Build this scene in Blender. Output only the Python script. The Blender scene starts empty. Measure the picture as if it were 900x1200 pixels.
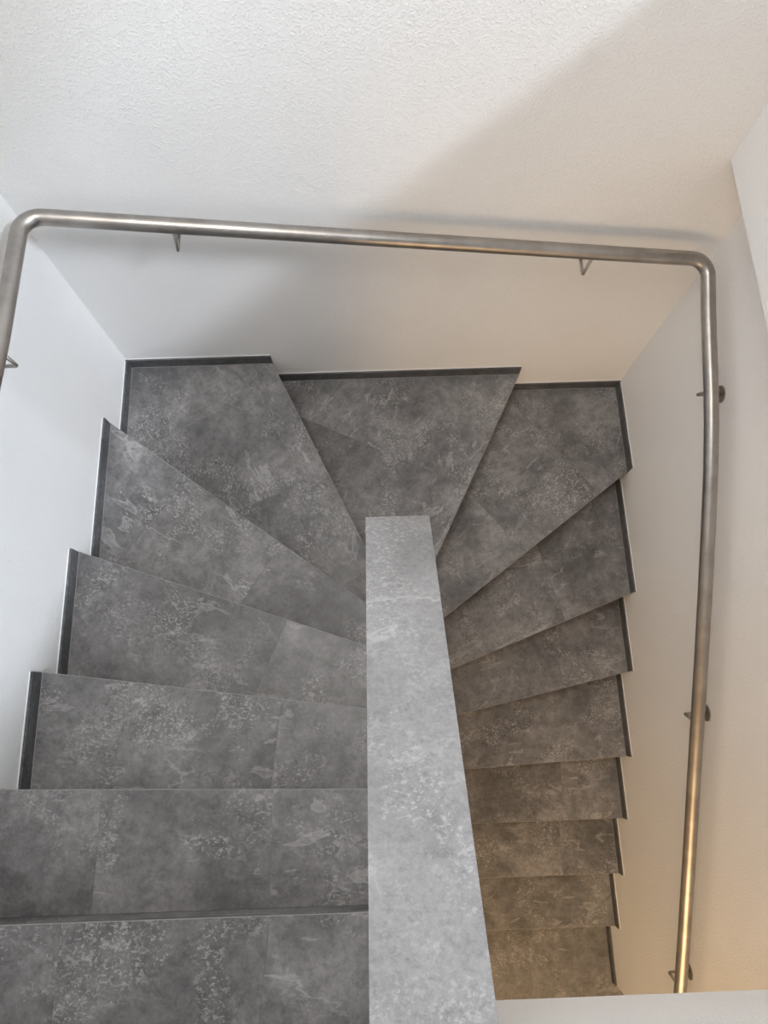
import bpy, bmesh, math, random
from mathutils import Vector, Matrix
random.seed(7)
S = bpy.context.scene
COL = S.collection

# ------------------------------------------------------------------ camera
cam_d = bpy.data.cameras.new('camera')
cam = bpy.data.objects.new('camera', cam_d)
COL.objects.link(cam)
cam_d.sensor_fit = 'VERTICAL'
cam_d.sensor_height = 24.0
cam_d.lens = 778.607 * 24.0 / 1200.0
cam_d.clip_start = 0.02
Rm = Matrix(((9.99433470e-01, 3.22940448e-02, -9.47810022e-03),
             (-3.36552675e-02, 9.61052121e-01, -2.74310307e-01),
             (2.50358999e-04, 2.74473889e-01, 9.61594520e-01)))
cam.matrix_world = Matrix.Translation((1.06934, 0.67538, 1.80287)) @ Rm.to_4x4()
S.camera = cam

# ------------------------------------------------------------------ world, lights, exposure
S.view_settings.view_transform = 'Standard'
S.view_settings.look = 'None'
S.view_settings.exposure = -0.20
S.view_settings.gamma = 1.0
S.view_settings.use_curve_mapping = False

world = bpy.data.worlds.new('overcast_sky')
S.world = world
world.use_nodes = True
bg = world.node_tree.nodes['Background']
bg.inputs['Color'].default_value = (0.80, 0.89, 1.0, 1)
bg.inputs['Strength'].default_value = 1.0


def light(name, kind, loc, direction, energy, color, **kw):
    d = bpy.data.lights.new(name, kind)
    d.energy = energy
    d.color = color
    for k, v in kw.items():
        setattr(d, k, v)
    o = bpy.data.objects.new(name, d)
    COL.objects.link(o)
    o.location = loc
    o.rotation_euler = Vector(direction).to_track_quat('-Z', 'Y').to_euler()
    return o


# hazy low sun through the big stairwell window in the right-hand wall
light('sun', 'SUN', (5, 0, 5), (-1, 0.52, -1.09), 6.9, (0.81, 0.885, 1.0), angle=math.radians(10))
# blue sky seen through the same window
light('window_skylight', 'AREA', (2.62, 0.45, 1.95), (-1, -0.05, -0.45), 24, (0.55, 0.78, 1.0),
      shape='RECTANGLE', size=2.0, size_y=1.7)
# unseen round fill light, added over the stairwell to brighten its walls
light('stairwell_fill', 'AREA', (0.66, 1.10, 2.84), (0, 0, -1), 40, (1.0, 0.94, 0.885),
      shape='DISK', size=0.95)
# warm light of the hall at the bottom of the stairs
light('lower_hall_light', 'AREA', (1.62, -2.2, -0.40), (0.04, 0.74, -0.66), 54, (1.0, 0.67, 0.36),
      shape='DISK', size=1.8)

# ------------------------------------------------------------------ dimensions (metres)
H = 0.172                 # rise
W, D = 2.269, 2.139       # inner faces of the skirting, right and back
T = 0.010                 # skirting tile thickness
XL, XR = 1.045, 1.200     # faces of the central wall
YE = 1.150                # its end
BX, BZ = 2.123, 0.235     # projecting upper wall on the right, its underside
FY = 0.0855               # plane of the upper-floor edge
UF = 3 * H                # upper floor level
ZF = -14 * H              # lower floor level
ZC = 2.90                 # ceiling
NOSE = 0.028              # nosing overhang


def zi(n):
    return -n * H


# ------------------------------------------------------------------ materials
def new_mat(name):
    m = bpy.data.materials.new(name)
    m.use_nodes = True
    nt = m.node_tree
    return m, nt, nt.nodes['Principled BSDF']


def nd(nt, t, **kw):
    n = nt.nodes.new(t)
    for k, v in kw.items():
        setattr(n, k, v)
    return n


def noise(nt, vec, scale, detail=4, rough=0.55, dist=0.0):
    n = nd(nt, 'ShaderNodeTexNoise')
    n.inputs['Scale'].default_value = scale
    n.inputs['Detail'].default_value = detail
    n.inputs['Roughness'].default_value = rough
    n.inputs['Distortion'].default_value = dist
    nt.links.new(vec, n.inputs['Vector'])
    return n.outputs['Fac']


def mrange(nt, v, a, b, c=0.0, d=1.0, smooth=True):
    n = nd(nt, 'ShaderNodeMapRange')
    if smooth:
        n.interpolation_type = 'SMOOTHSTEP'
    n.inputs['From Min'].default_value = a
    n.inputs['From Max'].default_value = b
    n.inputs['To Min'].default_value = c
    n.inputs['To Max'].default_value = d
    nt.links.new(v, n.inputs['Value'])
    return n.outputs['Result']


def math_(nt, op, a, b=None):
    n = nd(nt, 'ShaderNodeMath', operation=op)
    for i, x in enumerate((a, b)):
        if x is None:
            continue
        if isinstance(x, (int, float)):
            n.inputs[i].default_value = x
        else:
            nt.links.new(x, n.inputs[i])
    return n.outputs[0]


def mix(nt, fac, a, b, blend='MIX'):
    n = nd(nt, 'ShaderNodeMix', data_type='RGBA', blend_type=blend)
    if isinstance(fac, (int, float)):
        n.inputs[0].default_value = fac
    else:
        nt.links.new(fac, n.inputs[0])
    for i, x in ((6, a), (7, b)):
        if isinstance(x, tuple):
            n.inputs[i].default_value = x
        else:
            nt.links.new(x, n.inputs[i])
    return n.outputs[2]


def plaster(name, col, scale=150.0, strength=0.36):
    m, nt, p = new_mat(name)
    tc = nd(nt, 'ShaderNodeTexCoord').outputs['Object']
    blotch = noise(nt, tc, 2.0, 3)
    c = mix(nt, mrange(nt, blotch, 0.35, 0.7, 0, 1), tuple(x * 0.97 for x in col[:3]) + (1,), col)
    nt.links.new(c, p.inputs['Base Color'])
    p.inputs['Roughness'].default_value = 0.72
    p.inputs['Specular IOR Level'].default_value = 0.3
    a = noise(nt, tc, scale, 3, 0.6, 0.0)
    b = noise(nt, tc, scale * 3.2, 2, 0.5)
    h = math_(nt, 'ADD', mrange(nt, a, 0.44, 0.70), math_(nt, 'MULTIPLY', b, 0.55))
    bp = nd(nt, 'ShaderNodeBump')
    bp.inputs['Strength'].default_value = strength
    bp.inputs['Distance'].default_value = 0.003
    nt.links.new(h, bp.inputs['Height'])
    nt.links.new(bp.outputs['Normal'], p.inputs['Normal'])
    return m


def stone_tile(name, dark, lite, pale, rough=0.45, amp=0.24, flk=0.68, scl=0.40):
    """Slate-look porcelain: clouds, pale flakes, streaky veins, dark stains.
    Object colour shifts the print from tile to tile; its alpha is the tile's tone."""
    m, nt, p = new_mat(name)
    tc = nd(nt, 'ShaderNodeTexCoord').outputs['Object']
    oi = nd(nt, 'ShaderNodeObjectInfo')
    sc = nd(nt, 'ShaderNodeVectorMath', operation='SCALE')
    sc.inputs['Scale'].default_value = 23.0
    nt.links.new(oi.outputs['Color'], sc.inputs[0])
    ad = nd(nt, 'ShaderNodeVectorMath', operation='ADD')
    nt.links.new(tc, ad.inputs[0])
    nt.links.new(sc.outputs[0], ad.inputs[1])
    v = ad.outputs[0]
    # streak space: rotated and stretched
    mp = nd(nt, 'ShaderNodeMapping')
    mp.inputs['Rotation'].default_value = (0, 0, math.radians(-35))
    mp.inputs['Scale'].default_value = (1.0, 2.4, 1.0)
    nt.links.new(v, mp.inputs['Vector'])
    vs = mp.outputs[0]
    cloud = noise(nt, v, 3.0, 8, 0.62, 0.6)
    c = mix(nt, mrange(nt, cloud, 0.30, 0.70), dark, lite)
    # mottling from hand size down to grain
    mid = noise(nt, v, 21, 8, 0.72, 0.25)
    fine = noise(nt, v, 80, 6, 0.78)
    grain = noise(nt, vs, 170, 3, 0.6)
    f = math_(nt, 'ADD', mrange(nt, fine, 0.3, 0.7, -0.24, 0.24, False), mrange(nt, grain, 0.3, 0.7, -0.06, 0.06, False))
    f = math_(nt, 'ADD', f, mrange(nt, mid, 0.32, 0.68, 1.0 - amp, 1.0 + amp))
    c = mix(nt, 1.0, c, f, 'MULTIPLY')
    # dark stains
    st = math_(nt, 'MULTIPLY', mrange(nt, noise(nt, v, 5.5, 5, 0.65, 0.3), 0.60, 0.68), mrange(nt, fine, 0.42, 0.58))
    c = mix(nt, math_(nt, 'MULTIPLY', st, 0.55), c, tuple(x * 0.55 for x in dark[:3]) + (1,))
    # pale flakes in clusters
    clus = noise(nt, v, 5.0, 4, 0.6, 0.5)
    mask = mrange(nt, clus, 0.47, 0.64)
    mp2 = nd(nt, 'ShaderNodeMapping')
    mp2.inputs['Rotation'].default_value = (0, 0, math.radians(-50))
    mp2.inputs['Scale'].default_value = (1.0, 1.45, 1.0)
    nt.links.new(v, mp2.inputs['Vector'])
    big = mrange(nt, noise(nt, mp2.outputs[0], 34, 3, 0.55, 0.6), 0.615, 0.635)
    fl = mrange(nt, noise(nt, mp2.outputs[0], 90, 3, 0.6, 0.4), 0.565, 0.60)
    fl2 = mrange(nt, noise(nt, v, 130, 2, 0.6), 0.60, 0.65)
    fk = math_(nt, 'MAXIMUM', math_(nt, 'MAXIMUM', math_(nt, 'MULTIPLY', big, 0.8), fl), math_(nt, 'MULTIPLY', fl2, 0.8))
    fk = math_(nt, 'MULTIPLY', math_(nt, 'MULTIPLY', fk, mask), mrange(nt, fine, 0.3, 0.6, 0.45, 1.0))
    c = mix(nt, math_(nt, 'MULTIPLY', fk, flk), c, pale)
    # pale scales with one crisp edge that fade to the other side
    sn = noise(nt, vs, 7.5, 4, 0.55, 0.7)
    sm = math_(nt, 'MULTIPLY', mrange(nt, sn, 0.585, 0.605), mrange(nt, sn, 0.60, 0.70, 1.0, 0.2))
    sm = math_(nt, 'MULTIPLY', sm, mrange(nt, noise(nt, v, 2.6, 3), 0.50, 0.64))
    c = mix(nt, math_(nt, 'MULTIPLY', sm, scl), c, pale)
    # thin veins
    mp3 = nd(nt, 'ShaderNodeMapping')
    mp3.inputs['Rotation'].default_value = (0, 0, math.radians(-33))
    mp3.inputs['Scale'].default_value = (0.8, 2.1, 1.0)
    nt.links.new(v, mp3.inputs['Vector'])
    rid = math_(nt, 'ABSOLUTE', math_(nt, 'SUBTRACT', noise(nt, mp3.outputs[0], 1.3, 5, 0.6, 0.25), 0.5))
    ve = math_(nt, 'MULTIPLY', mrange(nt, rid, 0.0, 0.011, 1, 0), mrange(nt, noise(nt, v, 3.0, 2), 0.53, 0.64))
    c = mix(nt, math_(nt, 'MULTIPLY', ve, 0.45), c, pale)
    # tone of this tile
    tone = nd(nt, 'ShaderNodeCombineColor')
    for i in range(3):
        nt.links.new(oi.outputs['Alpha'], tone.inputs[i])
    c = mix(nt, 1.0, c, tone.outputs[0], 'MULTIPLY')
    nt.links.new(c, p.inputs['Base Color'])
    rr = mrange(nt, fine, 0.3, 0.7, rough - 0.06, rough + 0.1, False)
    nt.links.new(rr, p.inputs['Roughness'])
    p.inputs['Specular IOR Level'].default_value = 0.4
    bp = nd(nt, 'ShaderNodeBump')
    bp.inputs['Strength'].default_value = 0.12
    bp.inputs['Distance'].default_value = 0.001
    nt.links.new(fine, bp.inputs['Height'])
    nt.links.new(bp.outputs['Normal'], p.inputs['Normal'])
    return m


def plain(name, col, rough=0.5, metal=0.0):
    m, nt, p = new_mat(name)
    tc = nd(nt, 'ShaderNodeTexCoord').outputs['Object']
    n = noise(nt, tc, 30, 3)
    c = mix(nt, n, tuple(x * 0.93 for x in col[:3]) + (1,), col)
    nt.links.new(c, p.inputs['Base Color'])
    p.inputs['Roughness'].default_value = rough
    p.inputs['Metallic'].default_value = metal
    return m


def steel(name):
    m, nt, p = new_mat(name)
    tc = nd(nt, 'ShaderNodeTexCoord').outputs['Object']
    n = noise(nt, tc, 420, 3, 0.7)
    g = noise(nt, tc, 9, 4, 0.6)
    c = mix(nt, mrange(nt, g, 0.35, 0.7), (0.35, 0.325, 0.30, 1), (0.45, 0.425, 0.40, 1))
    nt.links.new(c, p.inputs['Base Color'])
    p.inputs['Metallic'].default_value = 1.0
    nt.links.new(mrange(nt, n, 0.3, 0.7, 0.32, 0.44, False), p.inputs['Roughness'])
    return m


M_PL = plaster('textured_white_plaster', (0.90, 0.893, 0.88, 1))
M_TILE = stone_tile('slate_look_tile', (0.112, 0.109, 0.109, 1), (0.225, 0.219, 0.217, 1), (0.46, 0.45, 0.44, 1))
M_CAP = stone_tile('pale_slate_look_tile', (0.225, 0.222, 0.222, 1), (0.30, 0.297, 0.297, 1), (0.50, 0.495, 0.495, 1), amp=0.07, flk=0.5, scl=0.25)
M_SKIRT = stone_tile('dark_slate_look_tile', (0.058, 0.059, 0.061, 1), (0.112, 0.113, 0.115, 1), (0.22, 0.22, 0.22, 1))
M_CORE = plain('cement_screed', (0.20, 0.19, 0.18, 1), 0.9)
M_SEAL = plain('white_acrylic_sealant', (0.86, 0.86, 0.85, 1), 0.5)
M_GROUT = plain('pale_grey_grout', (0.33, 0.32, 0.315, 1), 0.7)
M_STEEL = steel('brushed_stainless_steel')
M_WHITE = plain('white_lacquer', (0.82, 0.82, 0.81, 1), 0.4)


def glass_mat():
    m = bpy.data.materials.new('window_glass')
    m.use_nodes = True
    nt = m.node_tree
    nt.nodes.clear()
    o = nd(nt, 'ShaderNodeOutputMaterial')
    mx = nd(nt, 'ShaderNodeMixShader')
    fr = nd(nt, 'ShaderNodeFresnel')
    fr.inputs['IOR'].default_value = 1.3
    tr = nd(nt, 'ShaderNodeBsdfTransparent')
    gl = nd(nt, 'ShaderNodeBsdfGlossy')
    gl.inputs['Roughness'].default_value = 0.02
    nt.links.new(fr.outputs[0], mx.inputs[0])
    nt.links.new(tr.outputs[0], mx.inputs[1])
    nt.links.new(gl.outputs[0], mx.inputs[2])
    nt.links.new(mx.outputs[0], o.inputs[0])
    return m


M_GLASS = glass_mat()


# ------------------------------------------------------------------ mesh helpers
def bm_box(bm, a, b):
    (x0, y0, z0), (x1, y1, z1) = a, b
    vs = [bm.verts.new(p) for p in ((x0, y0, z0), (x1, y0, z0), (x1, y1, z0), (x0, y1, z0),
                                    (x0, y0, z1), (x1, y0, z1), (x1, y1, z1), (x0, y1, z1))]
    for f in ((3, 2, 1, 0), (4, 5, 6, 7), (0, 1, 5, 4), (1, 2, 6, 5), (2, 3, 7, 6), (3, 0, 4, 7)):
        bm.faces.new([vs[i] for i in f])


def bm_prism(bm, poly, z0, z1):
    """vertical prism on a counter-clockwise plan polygon"""
    lo = [bm.verts.new((x, y, z0)) for x, y in poly]
    hi = [bm.verts.new((x, y, z1)) for x, y in poly]
    bm.faces.new(list(reversed(lo)))
    top = bm.faces.new(hi)
    n = len(poly)
    for i in range(n):
        j = (i + 1) % n
        bm.faces.new((lo[i], lo[j], hi[j], hi[i]))
    return top


def bevel_top(bm, w, seg=1):
    es = [e for e in bm.edges if len(e.link_faces) == 2 and e.calc_face_angle(0) > 0.4]
    bmesh.ops.bevel(bm, geom=es, offset=w, segments=seg, affect='EDGES', profile=0.6)


def obj(name, bm, mat, parent=None, origin=None, rotz=0.0, smooth=False):
    if origin is not None or rotz:
        o_ = Vector(origin or (0, 0, 0))
        mw = Matrix.Translation(o_) @ Matrix.Rotation(rotz, 4, 'Z')
        bm.transform(mw.inverted())
    bmesh.ops.recalc_face_normals(bm, faces=bm.faces)
    me = bpy.data.meshes.new(name)
    bm.to_mesh(me)
    bm.free()
    me.materials.append(mat)
    if smooth:
        for p in me.polygons:
            p.use_smooth = True
    o = bpy.data.objects.new(name, me)
    COL.objects.link(o)
    if origin is not None or rotz:
        o.location = Vector(origin or (0, 0, 0))
        o.rotation_euler = (0, 0, rotz)
    if parent:
        o.parent = parent
    return o


def tag(o, label=None, cat=None, group=None, kind=None):
    for k, v in (('label', label), ('category', cat), ('group', group), ('kind', kind)):
        if v:
            o[k] = v
    return o


def empty(name, loc=(0, 0, 0)):
    o = bpy.data.objects.new(name, None)
    o.empty_display_size = 0.1
    o.location = loc
    COL.objects.link(o)
    return o


def clip(poly, p, d, keep, gap=0.0):
    """part of poly on one side (keep = +1 / -1) of the line p + t d, pulled back by gap"""
    n = Vector((-d[1], d[0])).normalized() * keep
    def s(q):
        return (q[0] - p[0]) * n.x + (q[1] - p[1]) * n.y - gap
    out = []
    for i in range(len(poly)):
        a, b = poly[i], poly[(i + 1) % len(poly)]
        sa, sb = s(a), s(b)
        if sa >= 0:
            out.append(a)
        if (sa > 0 > sb) or (sa < 0 < sb):
            t = sa / (sa - sb)
            out.append((a[0] + (b[0] - a[0]) * t, a[1] + (b[1] - a[1]) * t))
    return out


def area(poly):
    return 0.5 * sum(poly[i][0] * poly[(i + 1) % len(poly)][1] - poly[(i + 1) % len(poly)][0] * poly[i][1]
                     for i in range(len(poly)))


def tube(bm, pts, r, n=20, cap=True):
    """sweep a circle along a polyline with parallel transport"""
    pts = [Vector(p) for p in pts]
    rings = []
    prev = None
    for i, p in enumerate(pts):
        a = pts[i] - pts[i - 1] if i else pts[1] - pts[0]
        b = pts[i + 1] - pts[i] if i < len(pts) - 1 else a
        t = (a.normalized() + b.normalized()).normalized()
        if prev is None:
            u = t.orthogonal().normalized()
        else:
            u = (prev - t * prev.dot(t)).normalized()
        prev = u
        w = t.cross(u)
        rings.append([bm.verts.new(p + (u * math.cos(k * math.tau / n) + w * math.sin(k * math.tau / n)) * r)
                      for k in range(n)])
    for a, b in zip(rings, rings[1:]):
        for k in range(n):
            bm.faces.new((a[k], a[(k + 1) % n], b[(k + 1) % n], b[k]))
    if cap:
        bm.faces.new(list(reversed(rings[0])))
        bm.faces.new(rings[-1])


def fillet(pts, r, seg=10, only=None):
    pts = [Vector(p) for p in pts]
    out = [pts[0]]
    for i in range(1, len(pts) - 1):
        if only and i not in only:
            out.append(pts[i])
            continue
        p = pts[i]
        a, b = (pts[i - 1] - p).normalized(), (pts[i + 1] - p).normalized()
        ang = a.angle(b)
        d = r / math.tan(ang / 2)
        c = p + (a + b).normalized() * (r / math.sin(ang / 2))
        s, e = p + a * d - c, p + b * d - c
        tot = s.angle(e)
        for k in range(seg + 1):
            t = k / seg
            out.append(c + (s * math.sin((1 - t) * tot) + e * math.sin(t * tot)) / math.sin(tot))
    out.append(pts[-1])
    return out


# ------------------------------------------------------------------ room shell
def struct(name, boxes, mat=M_PL):
    bm = bmesh.new()
    for a, b in boxes:
        bm_box(bm, a, b)
    return tag(obj(name, bm, mat), kind='structure')


YB = -3.3
XW0, XW1, YW = -T, W + T, D + T          # finished wall faces
struct('wall_left', [((XW0 - 0.2, YB, -2.7), (XW0, YW + 0.2, ZC))])
struct('wall_back', [((XW0, YW, -2.7), (XW1 + 0.2, YW + 0.2, ZC))])
WY0, WY1, WZ0, WZ1 = -0.55, 2.02, 1.11, 2.72   # window opening in the upper right wall
wr = struct('wall_right', [
    ((XW1, -0.845, -2.7), (XW1 + 0.17, YW, BZ)),
    ((BX, YB, BZ), (XW1 + 0.17, YW, WZ0)),
    ((BX, YB, WZ0), (XW1 + 0.17, WY0, WZ1)),
    ((BX, WY1, WZ0), (XW1 + 0.17, YW, WZ1)),
    ((BX, YB, WZ1), (XW1 + 0.17, YW, ZC))])
# central parapet wall between the flights, sloping top
SL = 0.768
def cap_z(y):                      # top face of the cap
    return 0.068 + SL * (1.157 - y)
CT = 0.020                         # cap thickness (vertical)
bm = bmesh.new()
yt = -0.37
prof = [(YE, -2.7), (YE, cap_z(YE) - CT), (yt, cap_z(yt) - CT), (-0.95, cap_z(yt) - CT), (-0.95, -2.7)]
va = [bm.verts.new((XL, y, z)) for y, z in prof]
vb = [bm.verts.new((XR, y, z)) for y, z in prof]
bm.faces.new(va)
bm.faces.new(list(reversed(vb)))
for i in range(5):
    j = (i + 1) % 5
    bm.faces.new((va[i], va[j], vb[j], vb[i]))
tag(obj('wall_middle', bm, M_PL), kind='structure')
# upper-floor edge with its parapet, above the lower flight
struct('wall_front', [((XR, FY - 0.14, BZ), (BX, FY, 1.10))])
struct('ceiling', [((XR, -0.95, BZ), (BX, FY - 0.14, UF)), ((XW0, YB, BZ), (BX, -0.95, UF)),
                   ((BX, YB, BZ - 0.02), (4.2, -0.845, BZ))])
struct('ceiling', [((XW0 - 0.2, YB, ZC), (XW1 + 0.2, YW + 0.2, ZC + 0.15))])
struct('wall_rear', [((XW0 - 0.2, YB - 0.15, -2.7), (4.4, YB, ZC))])
struct('wall_side', [((4.2, YB, -2.7), (4.4, -0.845, BZ)), ((XW1 + 0.17, -0.845, -2.7), (4.4, -0.70, BZ))])

# window frame and panes (upper right wall, above the flight)
win = tag(empty('window_1', (BX + 0.14, (WY0 + WY1) / 2, WZ0)), kind='structure')
def part_box(name, boxes, mat, parent):
    bm = bmesh.new()
    for a, b in boxes:
        bm_box(bm, a, b)
    bm.transform(Matrix.Translation(parent.matrix_basis.translation).inverted())
    return obj(name, bm, mat, parent)
fx0, fx1 = BX + 0.11, BX + 0.17
ym = (WY0 + WY1) / 2
part_box('window_frame', [((fx0, WY0, WZ0), (fx1, WY0 + .05, WZ1)), ((fx0, WY1 - .05, WZ0), (fx1, WY1, WZ1)),
                          ((fx0, WY0 + .05, WZ0), (fx1, WY1 - .05, WZ0 + .05)),
                          ((fx0, WY0 + .05, WZ1 - .05), (fx1, WY1 - .05, WZ1)),
                          ((fx0, ym - .025, WZ0 + .05), (fx1, ym + .025, WZ1 - .05))], M_WHITE, win)
for a, b in ((WY0 + .05, ym - .025), (ym + .025, WY1 - .05)):
    part_box('pane', [((fx0 + .026, a, WZ0 + .05), (fx0 + .034, b, WZ1 - .05))], M_GLASS, win)

# ------------------------------------------------------------------ lower floor
fl = struct('floor', [((XW0, YB, ZF - 0.25), (4.2, -0.5207, ZF - 0.012))], M_CORE)
def rand_tile(o, tone=1.0, spread=0.10):
    o.color = (random.random(), random.random(), random.random(), tone * random.uniform(1 - spread, 1 + spread))
    return o
def tile_poly(name, poly, z1, th, parent, rotz=0.0, mat=None, bev=0.0007, tone=1.0, spread=0.10):
    if area(poly) < 0:
        poly = poly[::-1]
    cx = sum(p[0] for p in poly) / len(poly)
    cy = sum(p[1] for p in poly) / len(poly)
    bm = bmesh.new()
    bm_prism(bm, poly, z1 - th, z1)
    bevel_top(bm, bev)
    return rand_tile(obj(name, bm, mat or M_TILE, parent, (cx, cy, z1), rotz), tone, spread)
for ix in range(3):
    for iy in range(3):
        x0, x1 = (XR, 2.44, 3.32, 4.2)[ix], (XR, 2.44, 3.32, 4.2)[ix + 1]
        y1, y0 = (-0.5215, -1.42, -2.32, -3.22)[iy], (-0.5215, -1.42, -2.32, -3.22)[iy + 1]
        if ix and iy == 0:
            y1 = -0.845
        pol = [(x0 + .0006, y0 + .0006), (x1 - .0006, y0 + .0006), (x1 - .0006, y1), (x0 + .0006, y1)]
        if ix == 0 and iy == 0:
            pol = [(x0 + .0006, y0 + .0006), (x1 - .0006, y0 + .0006), (x1 - .0006, -0.846), (W, -0.846), (W, y1), (x0 + .0006, y1)]
        tile_poly('floor_tile', pol, ZF, 0.012, fl)

# ------------------------------------------------------------------ the winding stair
stair = tag(empty('staircase', (1.12, 0.3, ZF)),
            'winding tiled staircase of grey stone-look steps turning around the central wall', 'staircase')
SO = Vector((1.12, 0.3, ZF))
# nosing lines in plan: (outer end, inner end)
N = {
    -2: ((0.0, -0.345), (XL, -0.345)),
    -1: ((0.0, -0.075), (XL, -0.075)),
    0: ((0.0, 0.190), (XL, 0.188)),
    1: ((0.0, 0.476), (XL, 0.443)),
    2: ((0.0, 0.800), (XL, 0.651)),
    3: ((0.0, 1.225), (XL, 0.850)),
    4: ((0.0, 1.795), (XL, 1.008)),
    5: ((0.622, D), (1.075, YE)),
    6: ((1.757, D), (XR, 1.045)),
    7: ((W, 1.696), (XR, 0.921)),
    8: ((W, 1.136), (XR, 0.742)),
    9: ((W, 0.777), (XR, 0.559)),
    10: ((W, 0.374), (XR, 0.330)),
    11: ((W, 0.064), (XR, 0.064)),
    12: ((W, -0.228), (XR, -0.228)),
    13: ((W, -0.521), (XR, -0.521)),
}
CL, CR = (0.0, D), (W, D)
EL, ER = (XL, YE), (XR, YE)


def region(i):
    """plan polygon of tread i between nosing i-1 and nosing i"""
    if i == -2:
        return [(0.0, -0.615), (XL, -0.615), N[-2][1], N[-2][0]]
    (o0, n0), (o1, n1) = N[i - 1], N[i]
    poly = [o0]
    poly.append(n0)
    if i == 5:
        poly.append(EL)
    if i == 6:
        poly.append(ER)
    poly += [n1, o1]
    if i == 5:
        poly.append(CL)
    if i == 7:
        poly.append(CR)
    return poly


# tile joints in plan per tread (from the visible changes of print)
J = {
    0: [((0.2801, 0.1852), (0.2778, 0.0876)), ((0.7785, 0.1774), (0.759, 0.0023))],
    1: [((0.2851, 0.4644), (0.2795, 0.1517)), ((0.7558, 0.4485), (0.7483, 0.1459))],
    2: [((0.2714, 0.7517), (0.2471, 0.4498)), ((0.7519, 0.6918), (0.7208, 0.4338))],
    3: [((0.6959, 0.8488), (0.6345, 0.71))],
    4: [((0.2977, 1.5106), (0.1075, 1.2659)), ((0.6479, 1.1977), (0.5475, 1.0543))],
    5: [((0.6525, 2.0539), (0.3865, 1.9152)), ((0.8736, 1.6118), (0.5794, 1.5007)), ((1.0072, 1.1784), (0.906, 1.1294))],
    6: [((0.726, 1.9567), (1.0878, 1.7799))],
    7: [((1.7876, 2.0254), (2.0334, 1.7059)), ((1.4995, 1.6251), (1.6358, 1.4528))],
    8: [((1.8684, 1.297), (1.9432, 1.0258)), ((1.4588, 1.144), (1.5592, 0.8991))],
    9: [((1.9189, 0.9752), (1.9424, 0.7962))],
    11: [((1.9812, 0.3329), (1.9672, 0.0793))],
    12: [((1.9839, 0.0314), (1.9761, -0.2303))],
}
TH = 0.012          # tile thickness
LIP = 0.024         # visible height of the mitred nosing edge


def inward(a, b, d):
    """line a-b moved sideways by d (left-hand side positive)"""
    v = Vector((b[0] - a[0], b[1] - a[1]))
    n = Vector((-v.y, v.x)).normalized() * d
    return (a[0] + n.x, a[1] + n.y), (v.x, v.y)


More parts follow.
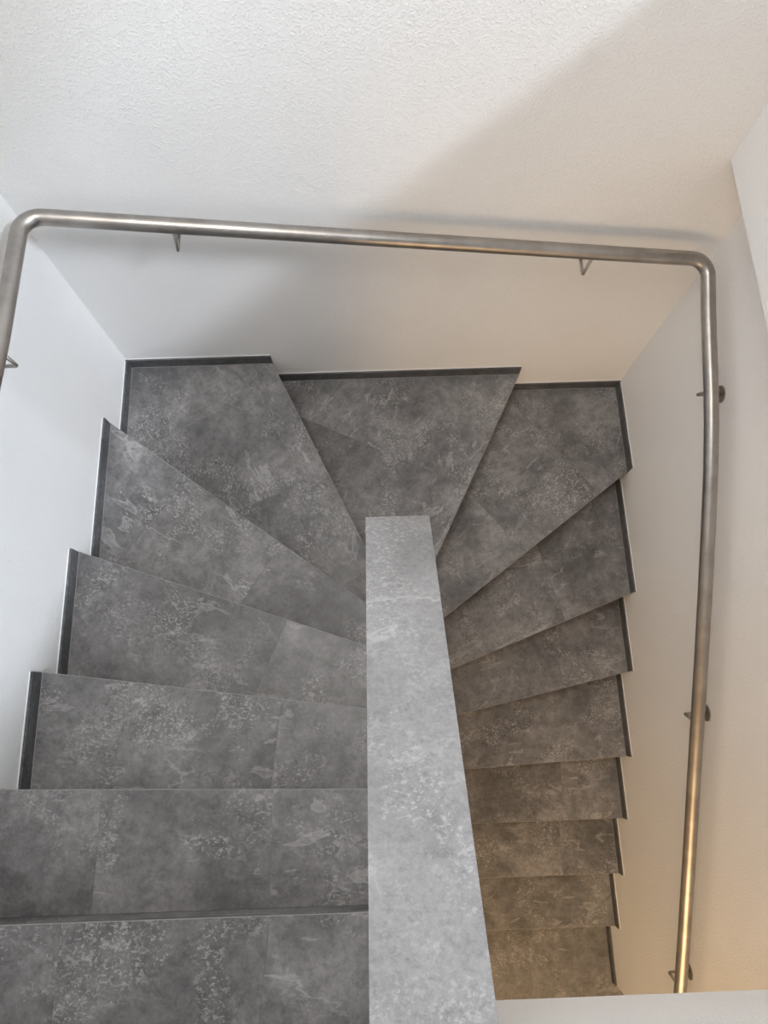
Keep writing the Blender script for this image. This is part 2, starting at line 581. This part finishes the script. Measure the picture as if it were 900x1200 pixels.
LABELS = {5: 'corner step in the back left corner', 6: 'wedge-shaped step at the middle of the back wall',
          7: 'corner step in the back right corner'}
for i in range(-2, 14):
    z = zi(i)
    poly = region(i)
    o1, n1 = N[i][0], N[i][1]
    dirv = (o1[0] - n1[0], o1[1] - n1[1])
    # side of the nosing line on which the tread lies
    cx = sum(p[0] for p in poly) / len(poly)
    cy = sum(p[1] for p in poly) / len(poly)
    nn = Vector((-dirv[1], dirv[0])).normalized()
    side = 1 if (cx - n1[0]) * nn.x + (cy - n1[1]) * nn.y > 0 else -1
    rot = math.atan2(dirv[1], dirv[0])
    # concrete step body; starts behind the riser tile of the step above it, ends behind its own riser tile
    cp = clip(poly, n1, dirv, side, NOSE + TH)
    if i > -2:
        ob, nb = N[i - 1]
        db = (ob[0] - nb[0], ob[1] - nb[1])
        nv = Vector((-db[1], db[0])).normalized()
        sb = 1 if (cx - nb[0]) * nv.x + (cy - nb[1]) * nv.y > 0 else -1
        # extend the body and tread back under the step above
        off = nv * (-sb * (NOSE - 0.0005))
        ext = [(ob[0] + off.x, ob[1] + off.y), (nb[0] + off.x, nb[1] + off.y)]
        def at_x(pt, d, x):
            return (x, pt[1] + d[1] * (x - pt[0]) / d[0])
        def at_y(pt, d, y):
            return (pt[0] + d[0] * (y - pt[1]) / d[1], y)
        e = ext[0]
        # slide the shifted end points along the shifted line back on to the walls
        if i - 1 in (5, 6):
            a_ = at_y(e, db, D)
        else:
            a_ = at_x(e, db, 0.0 if i - 1 < 5 else W)
        if i - 1 == 5:
            b_ = at_y(e, db, YE)
            if b_[0] < XL:
                b_ = at_x(e, db, XL)
        else:
            b_ = at_x(e, db, XL if i - 1 < 5 else XR)
        poly = poly[:]
        poly[0], poly[1] = a_, b_
        if i == 6 and abs(b_[0] - XL) < 1e-6:
            poly.insert(2, EL)
        if i == 7 and b_[1] > YE:
            pass
        cp = clip(poly, n1, dirv, side, NOSE + TH)
    if area(cp) < 0:
        cp = cp[::-1]
    bm = bmesh.new()
    bm_prism(bm, cp, z - H - 0.14 if i < 13 else ZF - 0.012, z - TH)
    st = obj('step', bm, M_CORE, stair)
    st.location = -SO
    if i in LABELS:
        st['label'] = LABELS[i]
    # tread tiles
    pieces = [poly]
    for a, b in J.get(i, []):
        d = (b[0] - a[0], b[1] - a[1])
        nxt = []
        for q in pieces:
            for k in (1, -1):
                r_ = clip(q, a, d, k, 0.00025)
                if len(r_) > 2 and abs(area(r_)) > 4e-4:
                    nxt.append(r_)
        pieces = nxt
    for q in pieces:
        tile_poly('tread_tile', q, z, TH, st, rot)
    # mitred nosing strip under the front edge
    p0, _ = inward(n1, o1, 0)
    outer = clip(poly, n1, dirv, side, 0.0004)
    strip = clip(outer, (n1[0] + nn.x * side * 0.010, n1[1] + nn.y * side * 0.010), dirv, -side)
    if len(strip) > 2:
        tile_poly('nosing_tile', strip, z - TH, LIP - TH, st, rot, bev=0.0006)
    # pale mitre joint along the front edge
    e0, e1 = Vector(n1), Vector(o1)
    off_ = nn * (-side * 0.0014)
    ed = [tuple(e0), tuple(e1), tuple(e1 + off_), tuple(e0 + off_)]
    if area(ed) < 0:
        ed = ed[::-1]
    bm = bmesh.new()
    bm_prism(bm, ed, z - 0.004, z - 0.0001)
    obj('edge_joint', bm, M_GROUT, st, (n1[0], n1[1], z), rot)
    # riser tile
    rs = clip(clip(poly, n1, dirv, side, NOSE), (n1[0] + nn.x * side * (NOSE + TH), n1[1] + nn.y * side * (NOSE + TH)), dirv, -side)
    if len(rs) > 2:
        if area(rs) < 0:
            rs = rs[::-1]
        bm = bmesh.new()
        bm_prism(bm, rs, z - H + 0.001, z - TH)
        rand_tile(obj('riser_tile', bm, M_TILE, st, (n1[0], n1[1], z), rot))
    # skirting tiles on the wall sides, each with a white sealant bead on top
    SK = 0.058
    runs = []
    def run(side_, lo, hi):
        runs.append((side_, lo, hi))
    if i <= 4:
        run('L', max(poly[0][1], -0.6), o1[1])
    elif i == 5:
        run('L', poly[0][1], D)
        run('B', 0.0, o1[0])
    elif i == 6:
        run('B', poly[0][0], o1[0])
    elif i == 7:
        run('B', poly[0][0], W)
        run('R', o1[1], D)
    else:
        run('R', o1[1], poly[0][1])
    for s_, lo, hi in runs:
        bm = bmesh.new()
        bs = bmesh.new()
        bg_ = bmesh.new()
        sb = 0.0028
        if s_ == 'L':
            bm_box(bm, (-T, lo, z - 0.03), (0, hi, z + SK))
            bm_box(bs, (-T, lo, z + SK), (-T + sb, hi, z + SK + 0.003))
            bm_box(bg_, (0, lo, z), (0.0016, hi, z + 0.0012))
            c0, rz = (0, hi, z), math.pi / 2
        elif s_ == 'R':
            bm_box(bm, (W, lo, z - 0.03), (W + T, hi, z + SK))
            bm_box(bs, (W + T - sb, lo, z + SK), (W + T, hi, z + SK + 0.003))
            bm_box(bg_, (W - 0.0016, lo, z), (W, hi, z + 0.0012))
            c0, rz = (W, hi, z), math.pi / 2
        else:
            l2 = lo - (T if i == 5 else 0)
            h2 = hi + (T if i == 7 else 0)
            bm_box(bm, (l2, D, z - 0.03), (h2, D + T, z + SK))
            bm_box(bs, (l2, D + T - sb, z + SK), (h2, D + T, z + SK + 0.003))
            bm_box(bg_, (lo, D - 0.0016, z), (hi, D, z + 0.0012))
            c0, rz = (lo, D, z), 0.0
        bevel_top(bm, 0.001)
        rand_tile(obj('skirting_tile', bm, M_SKIRT, st, c0, rz), 1.0, 0.12)
        obj('sealant_bead', bs, M_SEAL, st, c0, rz)
        obj('base_joint', bg_, M_GROUT, st, c0, rz)
# skirting along the lower floor
bm = bmesh.new()
bm_box(bm, (W, -0.841, ZF + 0.0003), (W + T, -0.535, ZF + 0.058))
bevel_top(bm, 0.001)
rand_tile(obj('skirting_tile', bm, M_SKIRT, fl, (W, -0.535, ZF), math.pi / 2))

# ------------------------------------------------------------------ cap of the central wall
bm = bmesh.new()
x0, x1 = 1.036, 1.209
ya = 1.157
pr = [(ya, cap_z(ya)), (yt, cap_z(yt)), (yt, cap_z(yt) - CT), (ya, cap_z(ya) - CT)]
va = [bm.verts.new((x0, y, z)) for y, z in pr]
vb = [bm.verts.new((x1, y, z)) for y, z in pr]
bm.faces.new(va)
bm.faces.new(list(reversed(vb)))
for i in range(4):
    j = (i + 1) % 4
    bm.faces.new((va[i], va[j], vb[j], vb[i]))
bevel_top(bm, 0.0022, 2)
cap = obj('parapet_cap', bm, M_CAP, None, (1.12, 0.4, cap_z(0.4)))
cap.color = (0.37, 0.62, 0.11, 1.0)
tag(cap, 'long pale grey stone-look cap sloping along the top of the central wall', 'wall cap')

# ------------------------------------------------------------------ stainless handrail
RR = 0.0235
rail_t = tag(empty('handrail', (0.065, 2.064, 0.18)),
             'brushed stainless steel tube handrail bent around three walls of the stairwell', 'handrail')
RO = Vector((0.065, 2.064, 0.18))
back_z = lambda x: 0.18 - 0.14 * (x - 0.15)
rx = W - 0.065
raw = [(0.065, 0.45, 0.62), (0.065, 0.75, 0.44), (0.065, 1.05, 0.31), (0.065, 1.35, 0.232), (0.065, 1.65, 0.204), (0.065, 2.064, 0.186),
       (rx, 2.064, back_z(rx)),
       (rx, 1.90, -0.163), (rx, 1.749, -0.206), (rx, 1.64, -0.236), (rx, 1.529, -0.274), (rx, 1.40, -0.324), (rx, 1.262, -0.386),
       (rx, 0.988, -0.515), (rx, 0.703, -0.655), (rx, 0.402, -0.806), (rx, 0.086, -0.962), (rx, -0.247, -1.130),
       (rx, -0.46, -1.242), (rx, -0.80, -1.42)]
path = fillet(raw, 0.062, 10, only=(5, 6))
bm = bmesh.new()
tube(bm, [p - RO for p in path], RR, 28)
obj('rail_tube', bm, M_STEEL, rail_t, smooth=True)


def on_path(axis, val, seg_from, seg_to):
    for a, b in zip(path, path[1:]):
        lo, hi = sorted((a[axis], b[axis]))
        if lo <= val <= hi and seg_from(a) and seg_from(b) and hi - lo > 1e-6:
            t = (val - a[axis]) / (b[axis] - a[axis])
            return a.lerp(b, t), (b - a).normalized()


isL = lambda p: p.x < 0.0651
isR = lambda p: p.x > rx - 0.0001
isB = lambda p: p.y > 2.0639
# weld seams next to the bends
for axis, val, f in ((1, 1.985, isL), (0, 0.145, isB), (0, rx - 0.08, isB), (1, 1.985, isR), (1, 1.80, isR)):
    p, d = on_path(axis, val, f, None)
    bm = bmesh.new()
    tube(bm, [p - d * 0.0012 - RO, p + d * 0.0012 - RO], RR + 0.0004, 28)
    obj('weld_seam', bm, M_STEEL, rail_t)
# brackets: round wall plate, bent rod that reaches under the tube and up to it
for axis, val, f, nrm in ((1, 1.62, isL, Vector((1, 0, 0))), (0, 0.484, isB, Vector((0, -1, 0))),
                          (0, 1.81, isB, Vector((0, -1, 0))), (1, 1.645, isR, Vector((-1, 0, 0))),
                          (1, 0.558, isR, Vector((-1, 0, 0))), (1, -0.46, isR, Vector((-1, 0, 0)))):
    p, d = on_path(axis, val, f, None)
    wall_d = YW - p.y if nrm.y else 0.075
    down = Vector((0, 0, -1))
    down = (down - d * d.dot(down)).normalized()       # square to the sloping tube
    zoff = down * (0.105 if nrm.y else 0.080)
    p_w = p - nrm * wall_d + zoff
    tip = p + nrm * 0.010 + zoff
    top = p + down * (RR - 0.001)
    bm = bmesh.new()
    tube(bm, [q - RO for q in fillet([p_w + nrm * 0.0005, tip, top], 0.006, 6)], 0.0055, 12)
    br = obj('bracket_rod', bm, M_STEEL, rail_t, smooth=True)
    bm = bmesh.new()
    tube(bm, [p_w - RO + nrm * a for a in (0.0, 0.004)], 0.030, 28)
    bevel_top(bm, 0.0015, 2)
    obj('wall_plate', bm, M_STEEL, br)
